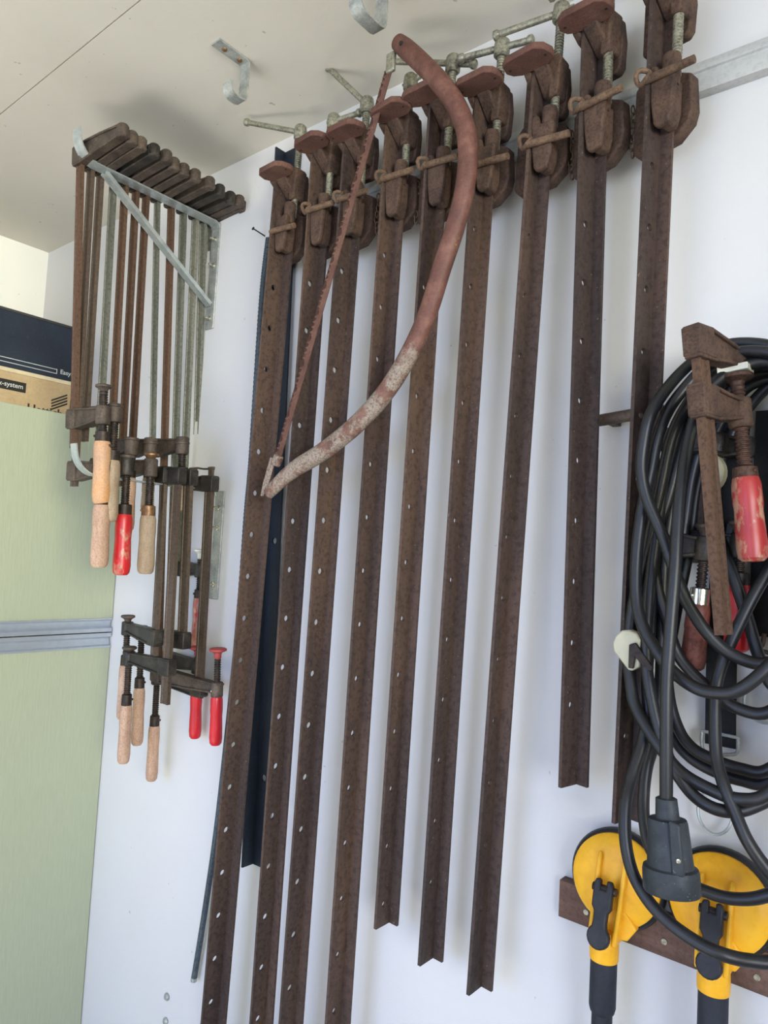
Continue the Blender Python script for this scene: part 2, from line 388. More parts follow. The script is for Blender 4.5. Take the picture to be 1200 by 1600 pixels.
for i, (tp, bp, L, L2, phi, shoe, plate, boss, tom, hole, hsp) in enumerate(CR):
    a = WY(*tp, HR_TOP); b = WY(*bp, HR_BOT)
    axis = (a-b).normalized()
    pl = WY(*plate, HR_TOP+.062)
    zt = pl.z+.022                                    # bar top just above the jaw plate
    org = a+axis*((zt-a.z)/axis.z)
    B = frame(org, axis, (1, 0, 0)); Bi = B.inverted()
    root = thing('sash_cramp', CL[i], 'cramp', group='rusty sash cramps on the wall rail', basis=B)
    z0 = -(org-b).length
    ph = math.radians(phi); dl = Vector((-math.sin(ph), -math.cos(ph))); dr = Vector((math.cos(ph), -math.sin(ph)))
    # hole heights
    zh = None; best = 1e9
    for k in range(4000):
        z = z0*k/4000; p = B @ Vector((dl.x*L*.56, dl.y*L*.56, z)); d = p-EYE
        py = 800-FPX*d.dot(_up)/d.dot(_fw)
        if abs(py-hole) < best: best = abs(py-hole); zh = z
    zs = (Bi @ WY(*shoe, HR_TOP+.03)).z
    hs = []; k = zh
    while k < zs-.08: k += hsp
    while k > z0+.03:
        if k < zs-.09: hs.append(k)
        k -= hsp
    mb = MB()
    leg_strip(mb, L, .0052, z0, 0, dl, dr, hs, .0058 if i < 3 else .005)
    leg_strip(mb, L2, .0045, z0, 0, dr, dl, [])
    obj('angle_bar', mb, 'rust_bar', root)
    R2 = Matrix(((dr.x, -dl.x, 0), (dr.y, -dl.y, 0), (0, 0, 1)))          # local: along the flat leg, through it, up
    def q(u, v, z): return R2 @ Vector((u, v, z))                          # v < 0 in front of the bar
    fq = lambda zc: (lambda u, v, d: q(u, d, zc+v))
    # --- moving jaw: back block, collar cheek, neck and the jaw plate with its two nail holes
    plz = (Bi @ pl).z
    sx, sy = L2+.006, -.012
    j = MB()
    j.prism([(-.034, -.056), (.030, -.058), (.036, -.05), (.038, -.012), (.034, .02), (.018, .03), (-.022, .03), (-.034, .018)], .004, .02, fq(plz))
    j.prism([(L2-.001, -.040), (L2+.014, -.038), (L2+.0165, .018), (L2+.010, .026), (L2-.003, .02)], -.0225, .006, fq(plz))
    def nk(u, v, d): return q(d, v, plz+u)
    j.prism([(.018, .004), (.018, -.036), (.006, -.046), (-.003, -.045), (-.010, -.036), (-.030, -.012), (-.034, .0)], .0055, L2+.008, nk)
    j.prism([(.018, .004), (.018, -.034), (-.002, -.044), (-.012, -.030), (-.022, .0)], -.012, -.0005, nk)
    jaw = obj('moving_jaw', j, 'rust_cast', root, bevel=.003)
    ang = math.radians(random.uniform(-5, 5))
    out = [(-.040, .004), (-.036, -.012), (-.026, -.02), (.022, -.023), (.034, -.014), (.039, .002), (.036, .013), (.024, .021), (-.022, .021), (-.034, .015)]
    pc = Bi @ pl
    def pf(u, v, d): return Vector((pc.x+u*math.cos(ang)-v*math.sin(ang), pc.y+u*math.sin(ang)+v*math.cos(ang), pc.z+d))
    pm = MB().prism(out, -.004, .006, pf)
    obj('jaw_plate', pm, 'rust_plate', jaw, bevel=.002)
    for hx in (-.03, .029): obj('nail_hole', MB().lathe([(.0020, -.0046), (.0020, -.0035)], pf(hx, 0, 0), (0, 0, 1), 10), 'ink', jaw)
    # --- screw with boss and tommy bar
    bs = Bi @ WY(*boss, HR_TOP-q(sx, sy, 0).y)
    sp = Vector(q(sx, sy, 0)); zb = bs.z
    sm = MB().thread((sp.x, sp.y, zs+.02), (sp.x, sp.y, zb-.008), .0068, .0042)
    scr = obj('screw', sm, 'steel_dull', root)
    bm_ = MB().lathe([(.0095, -.016), (.0125, -.013), (.0128, .002), (.0115, .010), (.008, .0135), (.0, .0145)], (sp.x, sp.y, zb), (0, 0, 1), 20)
    obj('screw_boss', bm_, 'steel_dull', scr)
    cB = Vector((sp.x, sp.y, zb)); cw_ = B @ cB; hb = -cw_.y
    e0 = WY(*tom[0], hb+(.03 if i in (0, 2) else .012)); e1 = WY(*tom[1], hb-(.005 if i in (0, 2) else .008))
    d = (e1-e0).normalized()
    # the bar runs straight through the boss
    dirw = (e1-e0)
    tb = MB()
    near = e0 if (e0-cw_).length > (e1-cw_).length else e1
    far = e1 if near is e0 else e0
    dd = (near-cw_).normalized()
    la = (near-cw_).length; lb = max(.014, (far-cw_).dot(-dd))
    pa = Bi @ (cw_+dd*la); pb = Bi @ (cw_-dd*lb)
    tb.tube([pa, pb], .0052, 12)
    ax = (pb-pa).normalized()
    tb.lathe([(.0052, -.003), (.0074, -.0015), (.0078, .004), (.0056, .0075)], pa, ax, 14)
    if lb > .02: tb.lathe([(.0052, -.003), (.0074, -.0015), (.0078, .004), (.0056, .0075)], pb, -ax, 14)
    obj('tommy_bar', tb, 'steel_dull', scr)
    # --- fixed tail shoe: nut socket, horned cheek, back casting that sits on the rail
    tz = zs
    sh = MB()
    sh.prism([(.004, .012), (-.002, .024), (.000, .033), (.006, .037), (.013, .034), (.016, .022), (.022, .019), (.036, .022), (.040, .016), (.037, -.030), (.033, -.048), (.016, -.051), (.011, -.044), (.006, -.014)], -.034, -.024, fq(tz))
    sh.prism([(.008, .012), (.034, .014), (.034, -.030), (.030, -.046), (.016, -.048), (.010, -.02)], -.026, -.003, fq(tz))
    sh.prism([(-.042, -.05), (-.034, -.058), (.02, -.052), (.040, -.034), (.044, -.018), (.040, .03), (.0, .05), (-.034, .05), (-.042, .04)], .0045, .026, fq(tz))
    so = obj('tail_shoe', sh, 'rust_cast', root, bevel=.003)
    pp = Vector((sp.x-.004, sp.y-.006, 0))
    nt = MB().lathe([(.010, -.006), (.0115, .0), (.0118, .03), (.0105, .036), (.007, .037)], (pp.x, pp.y, tz+.012), (0, 0, 1), 18)
    obj('nut_socket', nt, 'rust_cast', so)
    # --- cotter pin through the horn, with its loop and little chain
    pz = tz+(.016 if i not in (0, 5, 6) else -.010)
    p0 = q(.006, -.039, pz); p1 = q(.066, -.034, pz)
    pn = MB().tube([p0-Vector((.006, 0, .001)), p0, p1], [.0042, .0056, .0052], 12)
    if i not in (0, 5): pn.tube([Vector(p0)+Vector((.0, .0, .0))+Vector((.009*math.cos(t)-.008, .004*math.sin(2*t), .009*math.sin(t)+.006)) for t in [2*PI*k/14 for k in range(14)]], .0034, 8, True)
    pin = obj('locking_pin', pn, 'rust_pin', root)
    if i in (2, 3, 4, 7, 8):
        ch = MB(); c0 = q(-.048, .012, tz+.018)
        for k in range(7):
            cc = Vector(c0)+Vector((.002*math.sin(k*1.3), -.004, -.0105*k)); rot = k % 2
            ch.tube([cc+(Vector((.0036*math.cos(t), .0, .0068*math.sin(t))) if rot else Vector((.001*math.cos(t), .0036*math.cos(t), .0068*math.sin(t)))) for t in [2*PI*m/12 for m in range(12)]], .0012, 6, True)
        obj('chain', ch, 'rust_pin', pin)

# ------------------------------------------------------------------ F-clamps
def f_clamp(label, group, pT, pB, jdir, arm_p, J, pad_up, scr_dn, fer, hlen, hmat, fmat, pmat='clamp_cast', bar='rust_bar_mix', cast='clamp_cast', thr='thread_dark', bw=.019, bt=.008, hr=.0135, J2=None, padr=.0135, cs=1.0, rs=.0066):
    axis = (pT-pB).normalized(); B = frame(pT, axis, jdir); Bi = B.inverted()
    root = thing('bar_clamp', label, 'clamp', group=group, basis=B)
    Lb = (pT-pB).length; J2 = J2 or J
    w, t = bw/2, bt/2; g = w*.55
    pr = [(-w, -t), (-g-.001, -t), (-g, -t+.0015), (g, -t+.0015), (g+.001, -t), (w, -t), (w, t), (g+.001, t), (g, t-.0015), (-g, t-.0015), (-g-.001, t), (-w, t)]
    obj('rail_bar', MB().prism(pr, -Lb, .012, xy), bar, root)
    def arm(zc, Jx, up, name, screw):
        m = MB(); s = 1 if up else -1
        # web with thick rims, tall at the bar and lower at the tip
        top = [(-w-.007, .010*cs), (-w-.004, .015*cs), (w+.006, .016*cs), (Jx*.55, .012*cs), (Jx+.008, .006)]
        bot = [(Jx+.012, -.010*cs), (Jx*.55, -.012*cs), (w+.006, -.015*cs), (-w-.006, -.015*cs)]
        f = lambda u, v, d: Vector((u, d, zc+v*s))
        m.prism(top+bot, -.0058, .0058, f)
        m.strip(top, .019, .0042, f); m.strip(bot, .019, .0042, f)
        m.box((0, 0, zc+s*.0005), (bw+.014, .021, .029*cs))
        if screw: m.lathe([(rs+.004, -.0165*cs), (rs+.0055, -.014*cs), (rs+.0055, .012*cs), (rs+.004, .0145*cs)], (Jx, 0, zc), (0, 0, 1), 18)
        else: m.lathe([(.009, -.016), (.0115, -.013), (.0115, .006), (.008, .0105)], (Jx+.003, 0, zc), (0, 0, 1), 18)
        return obj(name, m, cast, root, bevel=.0016)
    arm(0.0, J2, True, 'fixed_jaw', False)
    za = (Bi @ arm_p).z
    arm(za, J, False, 'sliding_arm', True)
    fh = fer
    sc = MB().thread((J, 0, za+pad_up-.012), (J, 0, za-scr_dn-.004), rs, .0046)
    so = obj('screw', sc, thr, root)
    obj('swivel_pad', MB().lathe([(.0055, -.016), (.0075, -.013), (.0072, -.007), (.009, -.003), (padr, .001), (padr, .0045), (padr*.85, .006)], (J, 0, za+pad_up-.006), (0, 0, 1), 20), pmat, so)
    zt = za-scr_dn
    hp = [(hr*.70, .004), (hr*.86, 0), (hr*.97, -.008), (hr*1.0, -.03), (hr*.94, -.4*hlen), (hr*1.0, -.65*hlen), (hr*1.04, -.84*hlen), (hr*.95, -.95*hlen), (hr*.70, -.99*hlen), (0, -hlen)]
    ho = obj('handle', MB().lathe([(r, zt-fh+z) for r, z in hp], (J, 0, 0), (0, 0, 1), 24), hmat, root)
    fo = MB().lathe([(.0075, zt+.001), (hr*.82, zt-.001), (hr*.86, zt-fh-.001), (hr*.82, zt-fh-.0012)], (J, 0, 0), (0, 0, 1), 22)
    fo.sphere((J-.3*hr, -.82*hr, zt-fh*.5), .0025)
    obj('ferrule', fo, fmat, ho)
    return root

XB = -1.387                       # upper bracket, clamp rails hang on its left side
UP = dict(J2=.155, cs=1.2, hr=.0165, rs=.0084, padr=.0155)
def up_clamp(label, t, b, arm_y, pad_y, f0, f1, h1, hmat, fmat, J=.112, X=XB-.027, sgn=1, group='clamps hung on the upper wall bracket', **kw):
    pT = WX(t[0], t[1], X); pB = WX(b[0], b[1], X)
    k = (arm_y-t[1])/(b[1]-t[1]); pa = WX(t[0]+k*(b[0]-t[0]), arm_y, X)
    s = depth(pa+Vector((sgn*J, 0, 0)))/FPX
    # rows were read at the screw, whose pixel row differs from the bar's by the slope of the arm
    tip = pa+Vector((sgn*J, 0, 0)); d = tip-EYE; ty = 800-FPX*d.dot(_up)/d.dot(_fw)
    if kw.pop('own', False): ty = arm_y
    return f_clamp(label, group, pT, pB, (sgn, kw.pop('jy', 0.0), 0), pa, J, (ty-pad_y)*s, (f0-ty)*s, (f1-f0)*s, (h1-f1)*s, hmat, fmat, **kw)

ZH = WX(150, 258, XB).z+.018      # height at which the fixed jaws lie over the bracket arm
def topx(px, py_guess):           # pixel on the plane of the rails at the height of the jaws
    X = XB-.027; p = WX(px, py_guess, X); d0 = WX(px, py_guess+10, X)
    return (px, py_guess+10*(ZH-p.z)/(d0.z-p.z))
UC = [
 # label, rail x at the top, rail bottom (x, y), arm row, pad row, ferrule rows, handle end, handle, ferrule, kwargs
 ('outermost clamp on the upper bracket, orange-stained wooden handle', 126, (115, 700), 655, 601, 674, 690, 789, 'wood_orange', 'thread_dark', dict(bar='rust_bar_red')),
 ('clamp with lowest bare wooden handle at left end of upper bracket', 143, (116, 760), 736, 694, 775, 789, 887, 'wood_pale', 'thread_dark', dict(bar='rust_bar_mix')),
 ('clamp with pale wooden handle half hidden behind the orange-stained one', 158, (132, 690), 652, 632, 704, 720, 816, 'wood_grey', 'thread_dark', dict(bar='rust_bar_mix')),
 ('clamp with worn red handle on the upper bracket', 178, (151, 760), 731, 711, 788, 804, 899, 'red_worn', 'thread_dark', dict(bar='rust_bar_grey', cast='clamp_black')),
 ('grey-railed clamp behind the red-handled one on the upper bracket', 196, (172, 730), 700, 684, 735, 747, 830, 'wood_pale', 'thread_dark', dict(bar='rust_bar_red', J=.079, hr=.013)),
 ('clamp with brass-coloured ferrule and grey wooden handle', 213, (188, 760), 733, 708, 790, 806, 897, 'wood_grey', 'brass', dict(bar='rust_bar_red', pmat='brass')),
 ('orange-rusted railed clamp, sixth along the upper bracket from its free end', 229, (205, 730), 700, 690, 735, 747, 800, 'wood_grey', 'thread_dark', dict(bar='rust_bar_red', J=.070, hr=.013)),
 ('thin grey-railed clamp midway along the upper bracket', 246, (238, 712), 700, 690, 730, 740, 800, 'wood_grey', 'thread_dark', dict(bar='rust_bar_grey', bw=.014)),
 ('clamp with red round pad and glossy red handle, silver ferrule', 268, (247, 1045), 1053, 1013, 1071, 1087, 1164, 'red_fresh', 'chrome', dict(bar='rust_bar_red', J=.212, pmat='red_pad', hr=.0128, rs=.007, padr=.018, cs=1.0)),
 ('grey and rust railed clamp with plain red handle below the black arm', 287, (262, 1040), 1030, 1010, 1060, 1075, 1153, 'red_fresh', 'thread_dark', dict(bar='rust_bar_grey', cast='clamp_black', J=.11, pmat='red_pad', hr=.0128, rs=.007, padr=.018, cs=1.0)),
 ('clamp with flaked red handle hidden between the lower dark rails', 306, (281, 900), 888, 858, 921, 934, 1013, 'red_flaked', 'thread_dark', dict(bar='rust_bar_grey', cast='clamp_black', J=.075, pmat='white_tip', hr=.0125, rs=.007, cs=1.0)),
 ('clamp with pale steel rail third from the wall plate', 318, (303, 850), 742, 730, 765, 775, 840, 'wood_grey', 'thread_dark', dict(bar='rust_bar_grey', J=.07, hr=.012, cs=1.0)),
 ('clamp with pale steel rail nearest the upper wall plate', 329, (318, 740), 726, 715, 755, 765, 830, 'wood_grey', 'thread_dark', dict(bar='rust_bar_grey', J=.07, hr=.012, cs=1.0)),
]
for n_, (lab, tx, bt_, ay, py_, f0, f1, h1, hm_, fm_, kw) in enumerate(UC):
    UP['J2'] = .158-.0032*n_+random.uniform(-.006, .006)
    up_clamp(lab, topx(tx, 300), bt_, ay, py_, f0, f1, h1, hm_, fm_, **{**UP, **kw})

XB2 = -1.303
LZ = WX(200, 757, XB2).z
LC = [
 ('clamp with bare wooden handle half hidden, farthest left on the lower bracket', (257, 742), (241, 1024), 996, 962, 1025, 1041, 1126, 'wood_pale', 'thread_dark', dict(J=.172, jy=.22, X=XB2-.012)),
 ('clamp with pale worn wooden handle and round pad, its rail ending lowest', (277, 744), (258, 1100), 1042, 1010, 1084, 1101, 1191, 'wood_pale', 'thread_dark', dict(J=.142)),
 ('clamp with wooden handle banded with orange paint', (295, 746), (284, 1010), 1000, 985, 1058, 1074, 1163, 'wood_pale', 'thread_dark', dict(J=.15)),
 ('clamp nearest the wall plate of the lower bracket, lowest wooden handle', (328, 756), (310, 1090), 1075, 1050, 1117, 1133, 1218, 'wood_pale', 'thread_dark', dict(J=.155)),
]
for k, (lab, t, b, ay, py_, f0, f1, h1, hm_, fm_, kw) in enumerate(LC):
    up_clamp(lab, t, b, ay, py_, f0, f1, h1, hm_, fm_, **{**dict(X=XB2+.032, sgn=-1, group='clamps hung on the lower wall bracket', cast='clamp_black', J2=.085, bw=.024, hr=.0128, rs=.0074, padr=.0155), **kw})

# ------------------------------------------------------------------ galvanised wall brackets
def bracket(label, X, zt, zb, tip, n_screw, brace, aw=.03, ax=0.0):
    root = thing('shelf_bracket', label, 'bracket', (X, 0, zt), 'galvanised clamp brackets')
    f = lambda u, v, d: Vector((X+d, u, v))
    w = .03
    a = MB(); path = [(-.0035, zt-.012), (-.006, zt-.004), (-.014, zt)]
    L = tip
    path += [(-.06, zt), (-L, zt)]
    for k in range(1, 9):
        t = k/8*math.radians(78); path.append((-L-.046*math.sin(t), zt+.046*(1-math.cos(t))))
    e = path[-1]; path.append((e[0]-.004, e[1]+.020))
    a.strip(path, aw, .003, lambda u, v, d: Vector((X+ax+d, u, v))); obj('arm', a, 'galv', root, world=True)
    p = MB().box((X, -.002, (zt+zb)/2), (w, .004, zt-zb)); obj('wall_plate', p, 'galv_old', root, world=True, bevel=.0015)
    if brace:
        y0, z0, y1, z1 = brace
        d = Vector((y1-y0, z1-z0)); 
        br = MB().strip([(y0, z0), (y0*.97+y1*.03, z0*.97+z1*.03+.001), (y1, z1)], .017, .003, lambda u, v, dd: Vector((X-.004+dd, u, v)))
        for s in (-1, 1): br.strip([(y0, z0+.004), (y1, z1+.004)], .002, .009, lambda u, v, dd, s=s: Vector((X-.004+s*.0085+dd, u, v)))
        obj('brace', br, 'galv', root, world=True)
    s = MB()
    for zz in n_screw:
        s.lathe([(.0065, 0), (.006, .003), (.003, .004)], (X, -.004, zz), (0, -1, 0), 12)
        s.lathe([(.0028, 0), (.0028, .013), (.001, .014)], (X, -.004, zz), (0, -1, 0), 10)
    obj('screw_head', s, 'chrome', root, world=True)
    return root
ZB = WX(250, 320, XB).z
bracket('galvanised bracket with upturned tip and diagonal brace, holding the upper clamps', XB, WX(150, 260, XB).z, 2.11, .302, (2.325, 2.262, 2.135), (-.285, WX(150, 260, XB).z-.006, -.006, 2.165))
bracket('galvanised bracket with upturned tip low behind the clamps, without visible brace', XB2, 1.728, 1.488, .285, (1.69, 1.645, 1.52), None, .022, -.024)

# ------------------------------------------------------------------ bow saw
HS = .135
fp = [(622, 66), (655, 95), (695, 138), (722, 185), (731, 230), (727, 290), (712, 352), (690, 420), (668, 490), (640, 552), (603, 612), (556, 664), (505, 705), (455, 737), (419, 771)]
fw3 = [WY(x, y, HS+.004*math.sin(k*.5)) for k, (x, y) in enumerate(fp)]
sroot = thing('bow_saw', 'old bow saw with curved rusty red tube frame hung across the cramps', 'saw', fw3[-1])
path = smooth(fw3, 8)
m = len(path); rad = []
for k in range(m):
    t = k/(m-1); r = .0158*min(1, .86+t*4) if t < .05 else .0158
    if t > .9: r = .0158-(t-.9)/.1*.0045
    rad.append(r)
tubeo = obj('tube_frame', MB().tube(path, rad, 18, flat=.85), 'saw_tube', sroot, world=True)
cap = MB().lathe([(.0035, 0), (.0035, .0025)], WY(627, 68, HS+.0135), (0, -1, 0), 12); obj('pivot_hole', cap, 'ink', tubeo, world=True)
t0 = WY(609, 108, HS); t1 = WY(433, 722, HS-.002)
dv = (t1-t0); Ls = dv.length; dn = dv.normalized(); side = Vector((dn.z, 0, -dn.x)).normalized()
if side.x > 0: side = -side                                   # towards the toothed left edge
nt = int(Ls/.0092); poly = []
for k in range(nt):
    u = Ls*k/nt; st = Ls/nt
    if k % 5 == 4: poly += [(u, .0048), (u+st*.3, .002), (u+st*.7, .002)]
    else: poly += [(u, .0048), (u+st*.45, .0115), (u+st*.62, .0048)]
poly += [(Ls, .0048), (Ls, -.0068), (0, -.0068)]
bl = MB(); fb = lambda u, v, d: t0+dn*u+side*v+Vector((0, d, 0))
va = [bl.bm.verts.new(fb(u, v, -.0008)) for u, v in poly]; vb = [bl.bm.verts.new(fb(u, v, .0008)) for u, v in poly]
for k in range(len(poly)): bl.bm.faces.new((va[k], vb[k], vb[(k+1) % len(poly)], va[(k+1) % len(poly)]))
fa = bl.bm.faces.new(va); fbk = bl.bm.faces.new(list(reversed(vb)))
bmesh.ops.triangulate(bl.bm, faces=[fa, fbk])
obj('toothed_blade', bl, 'rust_plate', sroot, world=True)
lv = MB()
lv.prism([(-.016, .0), (.014, .0), (.012, -.05), (.004, -.072), (-.01, -.074), (-.016, -.05)], -.004, .004, lambda u, v, d: WY(427, 716, HS+d)+side*(-u*.55)+dn*(-v))
lv.tube([WY(436, 712, HS), WY(430, 727, HS)], .009, 10)
obj('tension_lever', lv, 'saw_tube', sroot, world=True, bevel=.0015)
lk = MB().box(WY(611, 98, HS), (.018, .008, .034)); obj('blade_socket', lk, 'steel_dull', sroot, world=True, bevel=.003)

# ------------------------------------------------------------------ black steel strip and rod behind the left-most cramp
a0 = WY(446, 238, .012); a1 = WY(395, 1350, .012)
ax = (a0-a1).normalized(); Bm = frame(a1, ax, (1, 0, 0)); Lb = (a0-a1).length
sr = thing('steel_angle', 'blue-black steel angle strip leaning behind the left-most rusty cramp', 'steel strip', basis=Bm)
an = MB()
hz = []
for hy in (867, 1222):
    k = (1350-hy)/(1350-238); hz.append(Lb*k)
leg_strip(an, .036, .004, 0, Lb, (1, 0), (0, 1), hz, .007)
an.prism([(-.004, -.026), (0, -.026), (0, .004), (-.004, .004)], 0, Lb, xy)
obj('angle_strip', an, 'black_steel', sr)
rp_ = [WY(x, y, h) for x, y, h in ((420, 372, .03), (411, 450, .03), (402, 580, .028), (393, 720, .026), (386, 800, .024), (374, 960, .02), (355, 1150, .018), (338, 1300, .016), (320, 1425, .014), (303, 1530, .012))]
pp_ = smooth(rp_, 40); nr = len(pp_)
rad = [.0062+(.0009 if (k % 2 and k < nr*.55) else 0) for k in range(nr)]
rd = MB().tube(pp_, rad, 10)
ro = thing('long_rod', 'thin bent blue-grey rod sloping out from behind the left-most cramp', 'rod', rp_[-1])
obj('rod_shaft', rd, 'rod', ro, world=True)
obj('rod_tip', MB().tube([rp_[-1]+Vector((.0004, 0, .004)), rp_[-1]-Vector((.0006, 0, .004))], .0066, 10), 'galv', ro, world=True)
nl = WY(414, 369, 0)
single('nail', MB().tube([nl, nl+Vector((-.004, -.03, .006))], .0015, 8).lathe([(.0038, 0), (.0038, .0015)], nl+Vector((-.004, -.03, .006)), (-.1, -1, .2), 10), 'ink', 'small dark nail in the wall left of the first cramp', 'nail')
for lab, x, y in (('small metal wall screw near the bottom left, upper of the two', 262, 1557), ('small metal wall screw near the bottom left, lower of the two', 260, 1595)):
    c = WY(x, y, 0)
    single('wall_screw', MB().lathe([(.0075, 0), (.0078, .003), (.005, .0065), (.0015, .007)], c, (0, -1, 0), 14), 'galv_old', lab, 'screw', 'screws low on the wall')

# ------------------------------------------------------------------ ceiling hooks
def ceil_hook(label, X, y0, y1, drop, back, up, rusty):
    root = thing('ceiling_hook', label, 'hook', (X, y1, CEIL), 'galvanised hooks on the ceiling')
    f = lambda u, v, d: Vector((X+d, u, v)); z = CEIL-.002
    p = [(y0, z), (y1-.006, z), (y1-.001, z-.002), (y1, z-.007), (y1, z-drop+.01), (y1-.003, z-drop+.003), (y1-.01, z-drop), (y1-back+.012, z-drop), (y1-back+.004, z-drop+.004), (y1-back, z-drop+.012), (y1-back, z-drop+up)]
    h = MB().strip(p, .024, .0035, f)
    obj('hook_strap', h, 'galv_old', root, world=True)
    s = MB()
    for yy in (y0+.02, y1-.014): s.lathe([(.005, 0), (.0045, .002), (.002, .003)], (X, yy, z-.0018), (0, 0, -1), 12)
    obj('hook_screw', s, 'brass', root, world=True)
hk = WZ(386, 96, CEIL)
ceil_hook('left galvanised strap hook screwed to the ceiling, whole and speckled with rust', hk.x-.004, hk.y-.068, hk.y, .078, .036, .022, True)
h2 = WZ(594, 50, CEIL-.085)
ceil_hook('right galvanised strap hook on the ceiling, cut off by the top of the photo', h2.x, h2.y-.07, h2.y, .085, .058, .026, False)

# ------------------------------------------------------------------ green cabinet with boxes on top
XP = -1.712; CT = 1.906; SPL = 1.372
cab = thing('storage_cabinet', 'pale green cabinet at left with aluminium handle strips across its doors', 'cabinet', (XP, 0, 0))
cb = MB().box(((XL+XP-.02)/2, -.375, CT/2-.01), (XP-XL-.024, .744, CT-.03)); obj('carcass', cb, 'cab_side', cab, world=True)
obj('upper_door', MB().box((XP-.009, -.377, (SPL+.034+CT)/2), (.018, .75, CT-SPL-.034)), 'green', cab, world=True, bevel=.001)
obj('lower_door', MB().box((XP-.009, -.377, (SPL-.038)/2+.02), (.018, .75, SPL-.038-.04)), 'green', cab, world=True, bevel=.001)
def grip(z0, z1, flip, nm):
    s = -1 if flip else 1; zc = (z0+z1)/2; h = (z1-z0)/2
    prof = [(-.016, h), (.004, h), (.004, h-.004), (-.002, h-.007), (-.006, -h*.2), (-.003, -h+.012), (.005, -h+.009), (.005, -h), (-.016, -h)]
    mm = MB().prism([(u, v*s) for u, v in prof], -.75, -.004, lambda u, v, d: Vector((XP+u, d, zc+v)))
    return obj(nm, mm, 'alu', cab, world=True)
grip(SPL+.0015, SPL+.036, False, 'handle_strip'); grip(SPL-.038, SPL-.0015, True, 'handle_strip')

def text_bm(s, size, off=0.0):
    cu = bpy.data.curves.new('t', 'FONT'); cu.body = s; cu.size = size; cu.offset = off*size
    o = bpy.data.objects.new('t', cu); COL.objects.link(o)
    bpy.context.view_layer.update()
    me = bpy.data.meshes.new_from_object(o.evaluated_get(bpy.context.evaluated_depsgraph_get()))
    bm = bmesh.new(); bm.from_mesh(me); bpy.data.objects.remove(o); bpy.data.curves.remove(cu); bpy.data.meshes.remove(me)
    return bm
def print_on(name, bm, X, y, z, mat, parent):     # lettering on a face that looks towards +X, reading along +Y
    for v in bm.verts: v.co = Vector((X+.0006, y+v.co.x, z+v.co.y))
    return obj(name, bm, mat, parent, world=True)
XF = -1.93
card_top = WX(60, 591, XF).z; nav_top = WX(60, 498.5, XF).z
yend = WX(113, 590, XF).y
cbx = thing('cardboard_box', 'brown cardboard box with printed black label on top of green cabinet', 'box', (XF-.14, yend-.4, CT))
obj('box_body', MB().box((XF-.14, yend-.4, (CT-.025+card_top)/2), (.28, .8, card_top-CT+.025)), 'cardboard', cbx, world=True, bevel=.001)
lb0 = WX(41, 605, XF); 
py1 = WX(41, 600, XF).y; z1 = WX(40.5, 599, XF).z; z0_ = WX(40, 614.5, XF).z
lab = MB().box((XF+.0004, py1-.11, (z1+z0_)/2), (.0006, .22, z1-z0_)); lbo = obj('printed_label', lab, 'ink', cbx, world=True)
tb_ = text_bm('x-system', (z1-z0_)*.66, .012)
mx = max(v.co.x for v in tb_.verts)
print_on('lettering', tb_, XF+.0006, py1-.008-mx, z0_+(z1-z0_)*.34, 'white_ink', cbx)
# the maker's word, mostly behind the cabinet's top edge, with its slanted bars
hx0 = WX(42, 634, XF).y; hx1 = WX(98, 640, XF).y; hz = WX(43, 630, XF).z
tb_ = text_bm('Hettich', 1.0, .03)
mx = max(v.co.x for v in tb_.verts); mz = max(v.co.y for v in tb_.verts); k = (hx1-hx0)/mx
for v in tb_.verts: v.co = Vector((v.co.x*k, v.co.y*k, 0))
print_on('lettering', tb_, XF, hx0, hz-mz*k, 'ink', cbx)
bars = MB()
for k in range(4):
    A = [WX(80, 624.5+k*4.6, XF), WX(105, 616+k*4.6, XF), WX(105, 618.6+k*4.6, XF), WX(80, 627.1+k*4.6, XF)]
    bars.prism([(p.y, p.z) for p in A], XF+.0002, XF+.0009, yz)
obj('slanted_bars', bars, 'ink', cbx, world=True)
nb = thing('navy_box', 'long dark navy box with thin white lines, lying on the cardboard box', 'box', (XF-.14, yend-.45, card_top))
gap = .010
obj('box_body', MB().box((XF-.137, yend-.45, (card_top+gap+nav_top)/2), (.28, .9, nav_top-card_top-gap)), 'navy', nb, world=True, bevel=.0015)
obj('box_lid', MB().box((XF-.137, yend-.45, nav_top+.0015), (.284, .904, .007)), 'navy_lid', nb, world=True, bevel=.001)
obj('box_base', MB().box((XF-.137, yend-.45, card_top+gap/2), (.276, .895, gap)), 'cardboard_edge', nb, world=True)
ln = MB()
for (a, b) in (((0, 556.5), (89, 577.2)), ((0, 564), (89, 583))):
    p = WX(*a, XF+.003); q_ = WX(*b, XF+.003); ln.box((XF+.0034, (p.y+q_.y)/2-.1, (p.z+q_.z)/2), (.0008, abs(q_.y-p.y)+.2, .0016))
p = WX(89, 577, XF+.003); q_ = WX(89, 583.5, XF+.003); ln.box((XF+.0034, p.y, (p.z+q_.z)/2), (.0008, .0016, p.z-q_.z+.0016))
obj('printed_lines', ln, 'white_ink', nb, world=True)
tb_ = text_bm('Easys', .017, .01); print_on('lettering', tb_, XF+.003, WX(93, 582, XF).y, WX(97, 585, XF).z, 'white_ink', nb)

# ------------------------------------------------------------------ rusty pipe peg, cable and the things behind it
pa, pb = WY(925, 659, .03), WY(1036, 640, .03)
pipe = MB().tube([pa, pa*.5+pb*.5, pb], .0085, 14)
for t in (.25, .9):
    c = pa*(1-t)+pb*t; pipe.box((c.x, -.0105, c.z), (.012, .021, .012))
single('iron_pipe', pipe, 'rust_bar_mix', 'short rusty pipe with peeling paint fixed level behind the right-hand cramp', 'pipe')

